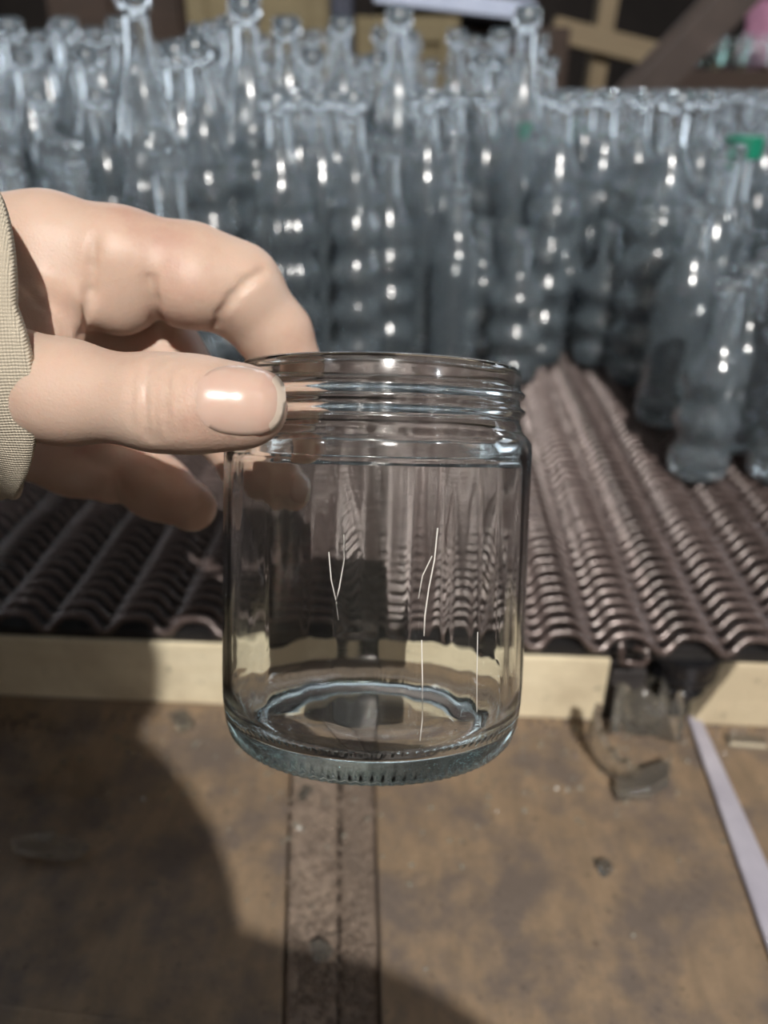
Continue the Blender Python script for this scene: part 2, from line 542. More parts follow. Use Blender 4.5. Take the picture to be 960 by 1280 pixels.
def hand_sd(X):
    palm = chain_sd(X, [(-420, 470, 0.245, 0.030), (-200, 450, 0.240, 0.031), (-90, 430, 0.236, 0.030)], 0.01)
    palm = smin(palm, chain_sd(X, [(-200, 440, 0.238, 0.028), (-50, 345, 0.236, 0.0200), (50, 345, 0.238, 0.0155)], 0.01), 0.012)
    palm = smin(palm, chain_sd(X, [(-200, 470, 0.245, 0.027), (-60, 500, 0.255, 0.018)], 0.01), 0.012)
    palm = smin(palm, chain_sd(X, [(-150, 470, 0.226, 0.020), (-20, 400, 0.226, 0.0150), (60, 372, 0.229, 0.0125)], 0.01), 0.012)
    th = chain_sd(X, THUMB, 0.006)
    th = smin(th, ball_sd(X, 303, 511, 0.1805, 0.0103, 0.0088, 0.0078), 0.004)
    web = chain_sd(X, [(-60, 430, 0.212, 0.017), (55, 415, 0.216, 0.0105)], 0.006)
    palm = smin(palm, web, 0.010)
    out = smin(palm, th, 0.006)
    ix = chain_sd(X, INDEX, 0.006)
    ix = smin(ix, ball_sd(X, 238, 362, 0.2345, 0.0140, 0.0115, 0.0120), 0.004)      # pad between the creases
    ix = smin(ix, ball_sd(X, 150, 362, 0.2345, 0.0120, 0.0140, 0.0120), 0.005)
    ix = smin(ix, ball_sd(X, 372, 520, 0.2545, 0.0065, 0.0100, 0.0070), 0.004)
    out = np.minimum(out, smin(palm, ix, 0.008))
    md = chain_sd(X, MIDDLE, 0.006)
    out = smin(out, smin(palm, md, 0.006), 0.0012)
    rg = chain_sd(X, RING, 0.006)
    out = smin(out, smin(palm, rg, 0.006), 0.0012)
    pk = chain_sd(X, PINKY, 0.006)
    out = smin(out, smin(palm, pk, 0.006), 0.0012)
    for (a, b, A, w) in CREASE_SEGS:
        e = cone_sd(X, a, b, 0, 0)
        out = out + A * np.exp(-(e / w) ** 2)
    return out

CREASE_SEGS = []
# polylines in the picture, projected on to the skin: points, depth, width
CREASES = [
    ([(118, 300), (115, 330), (113, 365), (108, 400), (100, 420)], 0.0017, 0.0013),
    ([(188, 350), (191, 375), (196, 400), (206, 415)], 0.0020, 0.0016),
    ([(330, 338), (308, 352), (290, 372), (276, 392), (270, 408)], 0.0019, 0.0012), ([(318, 350), (300, 366), (286, 386)], 0.0007, 0.0009),
    ([(190, 448), (183, 475), (181, 510), (186, 548)], 0.0008, 0.0009), ([(202, 448), (196, 475), (194, 510), (198, 550)], 0.0006, 0.0008),
    ([(214, 455), (208, 480), (207, 515), (212, 545)], 0.0006, 0.0008), ([(168, 462), (165, 490), (166, 530)], 0.0004, 0.0009), ([(228, 470), (225, 500), (228, 540)], 0.0004, 0.0009),
    ([(20, 345), (50, 380), (85, 412)], 0.0006, 0.0012),
    ([(244, 470), (240, 500), (246, 540)], 0.0004, 0.0008),
]
def trace(px, py):
    t = 0.14
    for _ in range(60):
        t += float(hand_sd(P(px, py, t)[None])[0]) * 0.6
        if t > 0.4:
            return None
    return P(px, py, t)
_segs = []
for line, A_, w_ in CREASES:
    q = [trace(*p_) for p_ in line]
    q = [p_ for p_ in q if p_ is not None]
    _segs += [(u_, v_, A_, w_) for u_, v_ in zip(q, q[1:]) if abs(u_[2] - v_[2]) < 0.02]
CREASE_SEGS = _segs

def surface_nets(fn, lo, hi, h):
    n = [int(math.ceil((hi[i] - lo[i]) / h)) + 1 for i in range(3)]
    ax = [lo[i] + h * np.arange(n[i]) for i in range(3)]
    D = np.empty(n, dtype=np.float32)
    B = 10
    st = [list(range(0, k, B)) for k in n]
    cc = np.array([[lo[0] + (i + B / 2) * h, lo[1] + (j + B / 2) * h, lo[2] + (k + B / 2) * h] for i in st[0] for j in st[1] for k in st[2]])
    cd = fn(cc)
    q = 0
    for i in st[0]:
        for j in st[1]:
            for k in st[2]:
                d0 = cd[q]; q += 1
                if abs(d0) > B * h * 0.95 + 0.004:
                    D[i:i + B, j:j + B, k:k + B] = d0
                else:
                    g = np.stack(np.meshgrid(ax[0][i:i + B], ax[1][j:j + B], ax[2][k:k + B], indexing='ij'), -1)
                    D[i:i + B, j:j + B, k:k + B] = fn(g)
    s = D < 0
    c = [s[dx:n[0] - 1 + dx, dy:n[1] - 1 + dy, dz:n[2] - 1 + dz] for dx in (0, 1) for dy in (0, 1) for dz in (0, 1)]
    cnt = sum(k.astype(np.int8) for k in c)
    act = (cnt > 0) & (cnt < 8)
    idx = np.full(act.shape, -1, dtype=np.int64)
    cells = np.argwhere(act)
    idx[act] = np.arange(len(cells))
    acc = np.zeros((len(cells), 3)); num = np.zeros(len(cells))
    cor = [(dx, dy, dz) for dx in (0, 1) for dy in (0, 1) for dz in (0, 1)]
    vals = [D[cells[:, 0] + a, cells[:, 1] + b_, cells[:, 2] + c_] for a, b_, c_ in cor]
    for i in range(8):
        for j in range(i + 1, 8):
            if sum(abs(cor[i][k] - cor[j][k]) for k in range(3)) != 1:
                continue
            a, b_ = vals[i], vals[j]
            m = (a < 0) != (b_ < 0)
            t = np.where(m, a / np.where(m, a - b_, 1), 0)
            p = np.array(cor[i])[None] + t[:, None] * (np.array(cor[j]) - np.array(cor[i]))[None]
            acc[m] += p[m]; num[m] += 1
    V = (cells + acc / num[:, None]) * h + np.array(lo)
    faces = []
    for axn in range(3):
        o1, o2 = [(1, 2), (2, 0), (0, 1)][axn]
        sl0 = [slice(None)] * 3; sl1 = [slice(None)] * 3
        sl0[axn] = slice(0, n[axn] - 1); sl1[axn] = slice(1, n[axn])
        e = s[tuple(sl0)] != s[tuple(sl1)]
        E = np.argwhere(e)
        ok = (E[:, o1] > 0) & (E[:, o2] > 0) & (E[:, o1] < n[o1] - 1) & (E[:, o2] < n[o2] - 1)
        E = E[ok]
        inside = s[tuple(sl0)][E[:, 0], E[:, 1], E[:, 2]]
        q = []
        for d1, d2 in ((-1, -1), (0, -1), (0, 0), (-1, 0)):
            k = E.copy(); k[:, o1] += d1; k[:, o2] += d2
            q.append(idx[k[:, 0], k[:, 1], k[:, 2]])
        q = np.stack(q, 1)
        q[~inside] = q[~inside][:, ::-1]
        faces.append(q)
    return V, np.concatenate(faces)

def field_mesh(name, fn, lo, hi, h, mat, camspace=True):
    V, Q = surface_nets(fn, lo, hi, h)
    Vw = V @ np.array(RC).T + np.array((0, 0, CAM_H)) if camspace else V
    me = bpy.data.meshes.new(name)
    me.vertices.add(len(Vw)); me.vertices.foreach_set('co', Vw.ravel())
    me.loops.add(Q.size); me.loops.foreach_set('vertex_index', Q.ravel().astype(np.int32))
    me.polygons.add(len(Q)); me.polygons.foreach_set('loop_start', np.arange(0, Q.size, 4, dtype=np.int32))
    me.polygons.foreach_set('use_smooth', np.ones(len(Q), dtype=bool))
    me.update(calc_edges=True); me.validate()
    me.materials.append(mat)
    return me

def mat_skin():
    t = NT('skin')
    v = t.coord((1, 1, 1))
    n1 = t.noise(v, 38, 5, 0.6)
    c = t.ramp(n1, [(0.30, (0.50, 0.315, 0.245)), (0.52, (0.58, 0.41, 0.32)), (0.75, (0.61, 0.45, 0.36))])
    fine = t.noise(v, 900, 4, 0.6)
    vo = t.n('TexVoronoi', ins={'Vector': t.coord((1, 1, 1)), 'Scale': 900.0}, feature='DISTANCE_TO_EDGE').outputs[0]
    nr = t.bump(vo, 0.25, 0.0003, t.bump(fine, 0.35, 0.0003))
    t.principled(Base_Color=c, Roughness=0.46, Normal=nr, Subsurface_Weight=0.35, Subsurface_Radius=(1.0, 0.35, 0.2), Subsurface_Scale=0.004, Specular_IOR_Level=0.4)
    return t.m
M['skin'] = mat_skin()
t_ = NT('nail')
t_.principled(Base_Color=t_.ramp(t_.noise(t_.coord((1, 1, 1)), 60, 3), [(0.3, (0.56, 0.36, 0.29)), (0.7, (0.62, 0.44, 0.36))]), Roughness=0.25, Subsurface_Weight=0.3, Subsurface_Radius=(1, 0.4, 0.25), Subsurface_Scale=0.003, Specular_IOR_Level=0.5)
M['nail'] = t_.m
t_ = NT('nail_tip')
t_.principled(Base_Color=t_.ramp(t_.noise(t_.coord((1, 1, 1)), 80, 3), [(0.3, (0.62, 0.50, 0.40)), (0.7, (0.68, 0.57, 0.47))]), Roughness=0.28)
M['nail_tip'] = t_.m

hand_me = field_mesh('person', hand_sd, (-0.235, -0.020, -0.310), (-0.012, 0.105, -0.160), 0.00105, M['skin'])
person = link('person', hand_me)
tag(person, 'hand of a person in a beige sleeve holding the glass jar by its rim', 'person')

# thumb nail: a curved plate laid on the skin by marching towards it from the camera side
def nail_plate(name, c0, ex, ey, hw, hl, tipfrac, lift, mats, pw=2.6):
    """c0: centre above the skin, ex: towards the finger tip, ey: across (unit, camera space)"""
    ex = np.array(ex, float); ex /= np.linalg.norm(ex)
    ey = np.array(ey, float); ey -= ex * (ey @ ex); ey /= np.linalg.norm(ey)
    nz = np.cross(ex, ey)
    if nz[2] < 0:
        nz = -nz
    nu, nv = 22, 16
    fs, mi = [], []
    grid = {}
    A = np.linspace(-1, 1, nu + 1)[:, None] * np.ones((1, nv + 1))
    Bv = np.linspace(-1, 1, nv + 1)[None, :] * np.ones((nu + 1, 1))
    mm = np.maximum(np.abs(A), np.abs(Bv))
    sc = np.where(mm > 1e-9, mm / np.maximum((np.abs(A) ** pw + np.abs(Bv) ** pw) ** (1 / pw), 1e-9), 1)
    p = np.array(c0) + ex * (A * sc * hl)[..., None] + ey * (Bv * sc * hw)[..., None] + nz * 0.006
    for _ in range(18):
        p = p - nz * (hand_sd(p) * 0.7)[..., None]
    edge = 1 - mm ** 4
    top_ = p + nz * (lift * (0.35 + 0.65 * edge))[..., None] + ex * np.where(A > 0.4, 0.0006, 0.0)[..., None]
    bot_ = p - nz * 0.0006
    vs = [c2w(q) for q in top_.reshape(-1, 3)] + [c2w(q) for q in bot_.reshape(-1, 3)]
    for layer in (0, 1):
        for i in range(nu + 1):
            for j in range(nv + 1):
                grid[layer, i, j] = layer * (nu + 1) * (nv + 1) + i * (nv + 1) + j
    for i in range(nu):
        for j in range(nv):
            fs.append((grid[0, i, j], grid[0, i + 1, j], grid[0, i + 1, j + 1], grid[0, i, j + 1])); mi.append(1 if i >= nu * tipfrac else 0)
            fs.append((grid[1, i, j], grid[1, i, j + 1], grid[1, i + 1, j + 1], grid[1, i + 1, j])); mi.append(0)
    for i in range(nu):
        for j in (0, nv):
            fs.append((grid[0, i, j], grid[1, i, j], grid[1, i + 1, j], grid[0, i + 1, j])); mi.append(0)
    for j in range(nv):
        for i in (0, nu):
            fs.append((grid[0, i, j], grid[0, i, j + 1], grid[1, i, j + 1], grid[1, i, j])); mi.append(0)
    m = MB(); m.v = [tuple(p) for p in vs]; m.f = fs; m.mi = mi
    o = m.build(name, mats, person, math.radians(70))
    return o
nl = nail_plate('thumb_nail', P(298, 500, 0.1690), (1, -0.06, -0.05), (0.05, 1, 0.12), 0.0079, 0.0092, 0.87, 0.0004, [M['nail'], M['nail_tip']])
nl['label'] = 'glossy pink thumb nail with pale tip'
nl = nail_plate('finger_nail', P(366, 606, 0.2520), (1, -0.25, -0.35), (0.25, 1, 0), 0.0060, 0.0050, 0.75, 0.0003, [M['nail'], M['nail_tip']])

# ------------------------------------------------------------------ the sleeve
def mat_cloth():
    t = NT('sleeve_cloth')
    v = t.coord((1, 1, 1))
    w1 = t.n('TexWave', ins={'Vector': v, 'Scale': 420.0, 'Distortion': 1.5, 'Detail': 2.0}, bands_direction='Z').outputs[1]
    w2 = t.n('TexWave', ins={'Vector': v, 'Scale': 420.0, 'Distortion': 1.5, 'Detail': 2.0}, bands_direction='X').outputs[1]
    h = t.math('ADD', w1, w2)
    n = t.noise(v, 60, 5)
    c = t.ramp(n, [(0.3, (0.44, 0.38, 0.29)), (0.7, (0.58, 0.51, 0.40))])
    c = t.mix(t.math('MULTIPLY', h, 0.25), c, (0.60, 0.54, 0.44))
    t.principled(Base_Color=c, Roughness=0.9, Normal=t.bump(h, 0.6, 0.0004), Specular_IOR_Level=0.2)
    return t.m
M['cloth'] = mat_cloth()

def sleeve():
    """tube from the cuff over wrist, elbow and upper arm to the shoulder"""
    cs = [c2w(P(-48, 425, 0.212)), c2w(P(-75, 428, 0.214)), c2w(P(-130, 432, 0.218)), c2w(P(-240, 440, 0.226)), Vector((-0.33, 0.10, 1.14)), Vector((-0.42, -0.04, 1.12)),
          Vector((-0.40, -0.16, 1.20)), Vector((-0.33, -0.25, 1.33)), Vector((-0.24, -0.30, 1.40))]
    rr = [0.0440, 0.0440, 0.0445, 0.0460, 0.052, 0.058, 0.060, 0.066, 0.075]
    seg, steps = 72, 64
    camz = RC @ Vector((0, 0, 1)); camy = RC @ Vector((0, 1, 0)); camx = RC @ Vector((1, 0, 0))
    def cat(L, t):
        k = min(int(t), len(L) - 2); f = t - k
        p0, p1, p2, p3 = L[max(k - 1, 0)], L[k], L[k + 1], L[min(k + 2, len(L) - 1)]
        return 0.5 * (2 * p1 + (p2 - p0) * f + (2 * p0 - 5 * p1 + 4 * p2 - p3) * f * f + (3 * p1 - p0 - 3 * p2 + p3) * f ** 3)
    vs, fs = [], []
    R_ = {}
    ts = [0, 0.08, 0.16, 0.3, 0.5, 0.62, 0.66, 0.72, 0.8] + [1 + (len(cs) - 2) * i / (steps - 9) for i in range(steps - 8)]
    for layer, off in ((0, 0.0), (1, -0.0024)):
        for i, t in enumerate(ts):
            c = cat(cs, t); r = cat(rr, t)
            d = (cat(cs, min(t + 0.05, len(cs) - 1)) - cat(cs, max(t - 0.05, 0))).normalized()
            b_ = (camz - d * camz.dot(d)).normalized()       # towards the camera
            u_ = b_.cross(d)
            if u_.z < 0:
                u_ = -u_
            ring = []
            for k in range(seg):
                a = 2 * PI * k / seg
                g = min(1, t / 1.5)
                fold = 0.0007 * math.sin(3 * a + t * 3) + g * (0.0022 * math.sin(4 * a - t * 9) + 0.0016 * math.sin(7 * a + t * 17))
                hem = 0.0010 if t in (0.62, 0.66) else 0
                q = c + u_ * (math.sin(a) * (r + off + fold - hem)) + b_ * (math.cos(a) * (r * 0.93 + off + fold - hem))
                w = max(0.0, 1 - t / 1.6)
                xs = (0.0440 * max(0, math.cos(a)) ** 1.1 + 0.004 * max(0, math.sin(a)) + 0.0130 * max(0, -math.sin(a)) - 0.020 * max(0, -math.cos(a))) * w
                q = q + camx * xs
                ring.append(len(vs)); vs.append(q)
            R_[layer, i] = ring
    n = len(ts) - 1
    for l in (0, 1):
        for i in range(n):
            for k in range(seg):
                k2 = (k + 1) % seg
                fs.append((R_[l, i][k], R_[l, i][k2], R_[l, i + 1][k2], R_[l, i + 1][k]))
    for i in (0, n):
        for k in range(seg):
            k2 = (k + 1) % seg
            fs.append((R_[0, i][k], R_[0, i][k2], R_[1, i][k2], R_[1, i][k]))
    m = MB(); m.add(vs, fs)
    o = m.build('sleeve', M['cloth'], person, PI)
    o['label'] = 'beige woven jacket sleeve with stitched cuff'
    return o
sleeve()

# the rest of the photographer, standing behind the camera between the lamp and the bench
def wcone(X, a, b, ra, rb):
    return cone_sd(X, np.array(a, float), np.array(b, float), ra, rb)
def well(X, c, r):
    r = np.array(r, float)
    q = (X - np.array(c, float)) / r
    return (np.sqrt((q * q).sum(-1)) - 1) * r.min()
PX, PY = -0.075, -0.30
def head_sd(X):
    d = well(X, (PX, PY - 0.01, 1.645), (0.076, 0.094, 0.105))
    d = smin(d, well(X, (PX, PY + 0.035, 1.585), (0.055, 0.060, 0.065)), 0.03)
    d = smin(d, wcone(X, (PX, PY - 0.02, 1.58), (PX, PY - 0.03, 1.40), 0.052, 0.060), 0.02)
    d = smin(d, wcone(X, (PX, PY + 0.088, 1.645), (PX, PY + 0.104, 1.612), 0.008, 0.014), 0.012)      # nose
    for sx in (-1, 1):
        d = smin(d, well(X, (PX + sx * 0.077, PY - 0.012, 1.635), (0.010, 0.020, 0.032)), 0.008)      # ears
        d = d + 0.010 * np.exp(-(np.sqrt(((X - np.array((PX + sx * 0.031, PY + 0.090, 1.650))) ** 2).sum(-1)) / 0.016) ** 2)
    for sgn, zz in ((1, 1.573), (1, 1.585)):
        d = smin(d, wcone(X, (PX - 0.018, PY + 0.088, zz), (PX + 0.018, PY + 0.088, zz), 0.005, 0.005), 0.006)
    return d
def hair_sd(X):
    d = well(X, (PX, PY - 0.022, 1.662), (0.082, 0.092, 0.103))
    cut = well(X, (PX, PY + 0.085, 1.600), (0.075, 0.085, 0.098))
    return np.maximum(d, -cut)
def jacket_sd(X):
    d = wcone(X, (PX - 0.05, PY, 1.02), (PX - 0.05, PY - 0.01, 1.26), 0.135, 0.140)
    d = smin(d, wcone(X, (PX + 0.05, PY, 1.02), (PX + 0.05, PY - 0.01, 1.26), 0.135, 0.135), 0.04)
    d = smin(d, wcone(X, (PX - 0.16, PY, 1.385), (PX + 0.13, PY, 1.345), 0.072, 0.064), 0.04)
    d = smin(d, wcone(X, (PX + 0.06, PY, 1.385), (PX + 0.135, PY, 1.362), 0.074, 0.074), 0.02)
    d = smin(d, wcone(X, (PX + 0.005, PY - 0.02, 1.40), (PX + 0.012, PY - 0.02, 1.475), 0.100, 0.098), 0.03)
    d = smin(d, wcone(X, (PX + 0.012, PY - 0.02, 1.475), (PX, PY - 0.02, 1.555), 0.098, 0.074), 0.02)
    arm = smin(wcone(X, (PX + 0.165, PY, 1.335), (PX + 0.23, PY - 0.04, 1.08), 0.062, 0.050), wcone(X, (PX + 0.23, PY - 0.04, 1.08), (PX + 0.21, PY + 0.05, 0.84), 0.048, 0.040), 0.02)
    return smin(d, arm, 0.03)
def trousers_sd(X):
    d = wcone(X, (PX - 0.06, PY, 0.98), (PX + 0.06, PY, 0.98), 0.125, 0.125)
    for sx in (-1, 1):
        d = smin(d, smin(wcone(X, (PX + sx * 0.085, PY, 0.92), (PX + sx * 0.10, PY + 0.01, 0.50), 0.092, 0.066), wcone(X, (PX + sx * 0.10, PY + 0.01, 0.50), (PX + sx * 0.105, PY - 0.02, 0.10), 0.064, 0.052), 0.02), 0.02)
    return d
def shoe_sd(X):
    d = None
    for sx in (-1, 1):
        e = wcone(X, (PX + sx * 0.105, PY - 0.04, 0.050), (PX + sx * 0.115, PY + 0.14, 0.042), 0.048, 0.040)
        d = e if d is None else np.minimum(d, e)
    return np.maximum(d, -X[..., 2] + 0.002)
def rhand_sd(X):
    c = np.array((PX + 0.21, PY + 0.06, 0.80))
    d = wcone(X, c + (0, 0, 0.05), c + (0, 0.01, -0.03), 0.026, 0.034)
    for k in range(4):
        y0 = -0.03 + 0.02 * k
        d = smin(d, wcone(X, c + (0, y0, -0.04), c + (-0.018, y0 + 0.006, -0.105 + 0.006 * abs(k - 2)), 0.0095, 0.008), 0.004)
    return smin(d, wcone(X, c + (-0.005, 0.03, -0.01), c + (-0.03, 0.055, -0.06), 0.012, 0.009), 0.008)
M['jacket'] = M['cloth']
M['trousers'] = mat_simple('dark_trousers', (0.03, 0.032, 0.04), (0.018, 0.019, 0.024), 0.9, 40)
M['shoe'] = mat_simple('black_shoe', (0.02, 0.02, 0.02), (0.012, 0.012, 0.012), 0.5, 30)
M['hair'] = mat_simple('black_hair', (0.02, 0.016, 0.013), (0.008, 0.006, 0.005), 0.45, 90, (1, 1, 0.2), 0.8, 0.003)
def join_into(o, me2):
    bm = bmesh.new(); bm.from_mesh(o.data); bm.from_mesh(me2)
    bm.to_mesh(o.data); bm.free()
    o.data.polygons.foreach_set('use_smooth', [True] * len(o.data.polygons))
    bpy.data.meshes.remove(me2)
def core_sd(X):
    d = head_sd(X)
    d = smin(d, wcone(X, (PX, PY - 0.02, 1.44), (PX, PY, 1.10), 0.055, 0.085), 0.03)
    d = smin(d, wcone(X, (-0.22, -0.30, 1.385), (PX + 0.15, PY, 1.365), 0.042, 0.042), 0.03)
    d = smin(d, wcone(X, (-0.22, -0.30, 1.385), (-0.42, -0.04, 1.12), 0.042, 0.036), 0.01)
    d = smin(d, wcone(X, (-0.42, -0.04, 1.12), tuple(c2w(P(-300, 462, 0.242))), 0.036, 0.030), 0.01)
    d = smin(d, wcone(X, (PX + 0.15, PY, 1.365), (PX + 0.23, PY - 0.04, 1.08), 0.042, 0.036), 0.01)
    d = smin(d, wcone(X, (PX + 0.23, PY - 0.04, 1.08), (PX + 0.21, PY + 0.06, 0.85), 0.034, 0.026), 0.01)
    return smin(d, rhand_sd(X), 0.01)
join_into(person, field_mesh('body', core_sd, (-0.50, -0.46, 0.66), (PX + 0.30, 0.26, 1.78), 0.007, M['skin'], False))
link('hair', field_mesh('hair', hair_sd, (PX - 0.12, PY - 0.15, 1.5), (PX + 0.12, PY + 0.12, 1.79), 0.005, M['hair'], False), person)['label'] = 'short black hair'
link('jacket', field_mesh('jacket', jacket_sd, (PX - 0.30, PY - 0.22, 0.78), (PX + 0.32, PY + 0.22, 1.66), 0.011, M['jacket'], False), person)
link('trousers', field_mesh('trousers', trousers_sd, (PX - 0.26, PY - 0.20, 0.03), (PX + 0.26, PY + 0.20, 1.14), 0.013, M['trousers'], False), person)
link('shoes', field_mesh('shoes', shoe_sd, (PX - 0.2, PY - 0.13, -0.01), (PX + 0.2, PY + 0.24, 0.12), 0.007, M['shoe'], False), person)

# ------------------------------------------------------------------ room shell
M['wall'] = mat_simple('hall_wall', (0.085, 0.075, 0.07), (0.05, 0.043, 0.04), 0.9, 3)
M['ground'] = mat_simple('hall_ground', (0.12, 0.10, 0.09), (0.06, 0.05, 0.045), 0.9, 5)
def slab(name, lo, hi, mat):
    m = MB(); m.box(lo, hi)
    return tag(m.build(name, mat), kind='structure')
slab('floor', (-3.2, -3, -0.1), (3.2, 5.2, 0), M['ground'])
slab('ceiling', (-3.2, -3, 3.2), (3.2, 5.2, 3.3), M['wall'])
M['wall_dark'] = mat_simple('dark_back_wall', (0.045, 0.035, 0.03), (0.02, 0.016, 0.014), 0.9, 3)
slab('wall_back', (-3.2, 5.2, 0), (3.2, 5.3, 3.2), M['wall_dark'])
slab('wall_front', (-3.2, -3.1, 0), (3.2, -3.0, 3.2), M['wall'])
slab('wall_left', (-3.3, -3, 0), (-3.2, 5.2, 3.2), M['wall'])
slab('wall_right', (3.2, -3, 0), (3.3, 5.2, 3.2), M['wall'])

# ------------------------------------------------------------------ bottles
def bottle_mesh(name, H, R, nr, mat, seg=40, shoulder=0.62, base=0.004, wall=0.003, style='plain'):
    hs = H * shoulder
    kn = nr * 1.28
    n = max(8, int(hs / 0.0045))
    o = [(0, 0.004), (R * 0.7, 0.003), (R * 0.86, 0), (R * 0.97, 0.002), (R, 0.008)]
    for k in range(1, n):
        o.append((R, 0.008 + (hs - 0.008) * k / n))
    nbody = len(o)
    o += [(R, hs), (R * 0.93, hs + H * 0.035), (R * 0.72, hs + H * 0.075), (nr * 1.25, hs + H * 0.125),
          (nr, hs + H * 0.17), (nr * 0.96, H * 0.93), (nr, H * 0.938), (kn, H * 0.945), (kn * 1.02, H * 0.968), (kn * 0.98, H * 0.992), (nr * 0.9, H), (nr * 0.68, H * 0.995)]
    i = [(nr * 0.68, H * 0.93), (nr * 0.72, hs + H * 0.17), (R * 0.68, hs + H * 0.068), (R - wall, hs - 0.002)]
    for k in range(n - 1, 1, -1):
        i.append((R - wall, 0.014 + base + (hs - 0.014 - base) * k / n))
    i += [(R - wall, 0.014 + base), (R * 0.8, 0.008 + base), (0, 0.009 + base)]
    b = MB()
    b.lathe(o + i, seg)
    no = (len(o) - 1) * seg + 1
    ph = [rnd.uniform(0, 6.28) for _ in range(8)]
    vs = []
    for k, (x, y, z) in enumerate(b.v):
        a = math.atan2(y, x)
        body_ = 1.0 if z < hs * 1.02 else 0.35
        amp = 0.014 if k < no else 0.036
        f = math.sin(2 * a + ph[0] + z * 30) * 0.5 + math.sin(3 * a + ph[1] - z * 47) * 0.4 + math.sin(z * 95 + ph[2] + a) * 0.35 + math.sin(5 * a + ph[3] + z * 80) * 0.3
        s_ = 1 + amp * f * body_
        if 0.012 < z < hs + 0.004:
            fade = min(1.0, (z - 0.012) / 0.012, (hs + 0.004 - z) / 0.012)
            if style == 'ringed':
                s_ += 0.145 * fade * (math.sin(z * 2 * PI / 0.038) - 0.35)
            elif style == 'fluted':
                s_ += 0.030 * math.cos(8 * a) + 0.02 * math.sin(z * 160)
            elif style == 'dimpled':
                s_ += 0.24 * fade * (math.sin(4 * a + z * 80) * math.sin(4 * a - z * 80) - 0.15)
            elif style == 'panel':
                s_ -= 0.05 * max(0.0, math.cos(4 * a)) * (1 if hs * 0.2 < z < hs * 0.85 else 0)
        vs.append((x * s_, y * s_, z))
    b.v = vs
    return b.mesh(name, mat, math.radians(60))
STY = [('plain', 'smooth round'), ('ringed', 'ring-ribbed'), ('fluted', 'vertically fluted'), ('panel', 'panelled'), ('dimpled', 'dimpled')]
BM = {}
for hi, H in enumerate((0.155, 0.195, 0.235, 0.275, 0.315, 0.350)):
    for st, _ in STY:
        BM[hi, st] = bottle_mesh('bottle', H, 0.0285, 0.0118 + 0.0004 * (hi % 3), M['bottle'],
                                 shoulder=(0.58, 0.64, 0.62, 0.68, 0.70, 0.71)[hi], base=0.008, style=st)
front = [(-500, 560), (0, 585), (250, 580), (300, 520), (640, 500), (735, 480), (790, 470), (808, 560), (850, 622), (960, 645), (1200, 660)]
def front_v(px):
    for (a, ya), (c, yc) in zip(front, front[1:]):
        if a <= px <= c:
            return ya + (yc - ya) * (px - a) / (c - a)
    return 500
nb = 0
R0 = 0.0318
row = 0
v = 0.16
placed = []
ORD = ['first', 'second', 'third', 'fourth', 'fifth', 'sixth', 'seventh', 'eighth', 'ninth', 'tenth', 'eleventh', 'twelfth', 'thirteenth', 'fourteenth', 'fifteenth',
       'sixteenth', 'seventeenth', 'eighteenth', 'nineteenth', 'twentieth', 'twenty-first', 'twenty-second', 'twenty-third', 'twenty-fourth', 'twenty-fifth', 'twenty-sixth',
       'twenty-seventh', 'twenty-eighth', 'twenty-ninth', 'thirtieth']
def pix(w):
    c = RC.transposed() @ (Vector(w) - Vector((0, 0, CAM_H)))
    return 480 + F * c.x / -c.z, 640 - F * c.y / -c.z
HEI = (0.155, 0.195, 0.235, 0.275, 0.315, 0.350)
SIZE = ('very short', 'short', 'medium', 'medium-tall', 'tall', 'very tall')
while v < 1.18:
    u = -0.85 + (row % 2) * R0
    inrow = 0
    while u < 0.98:
        uu = u + rnd.uniform(-0.0012, 0.0012); vv = v + rnd.uniform(-0.0012, 0.0012)
        px, py = pix(BELT @ Vector((uu, vv - 0.030, 0)))
        if -70 < px < 1040 and py < front_v(min(max(px, -500), 1200)) and nb < 300:
            t = (px - 480) / 480
            depth_ = min(1.0, max(0.0, (vv - 0.16) / 0.95))
            if t < 0.3:
                top = 0.165 + 0.20 * depth_ ** 0.8
            else:
                top = 0.165 + 0.13 * depth_
            if 0.3 > t > -0.15:
                top -= 0.03 * depth_
            h = top + rnd.gauss(0, 0.052)
            k = min(5, max(0, round((h - 0.155) / 0.039)))
            if t > 0.42:
                k = min(k, 3)
            st = rnd.choices(STY, (1.0, 7, 1, 0.7, 5))[0]
            o = link('glass_bottle', BM[k, st[0]], None, BELT @ Vector((uu, vv, 0.0022)))
            sc_ = rnd.uniform(0.74, 1.04)
            o.scale = (sc_, sc_, 1)
            if sc_ < 0.97:
                tl = (1.0 - sc_) * 0.022 / HEI[k]
                o.rotation_euler = (rnd.uniform(-tl, tl), rnd.uniform(-tl, tl), 0)
                o.location += Vector((rnd.uniform(-1, 1), rnd.uniform(-1, 1), 0)) * (1 - sc_) * 0.012
            else:
                o.rotation_euler = (0, 0, rnd.uniform(0, 6.28))
            tag(o, '%s %s clear bottle, %s from left in the %s row of bottles' % (SIZE[k], st[1], ORD[inrow], ORD[row]), 'bottle', 'clear bottles crowded on the belt')
            placed.append((o, k, st[1], inrow, row))
            nb += 1; inrow += 1
        u += 2 * R0 + 0.0030
    v += R0 * 1.80 + 0.001
    row += 1
print('BOTTLES', nb)
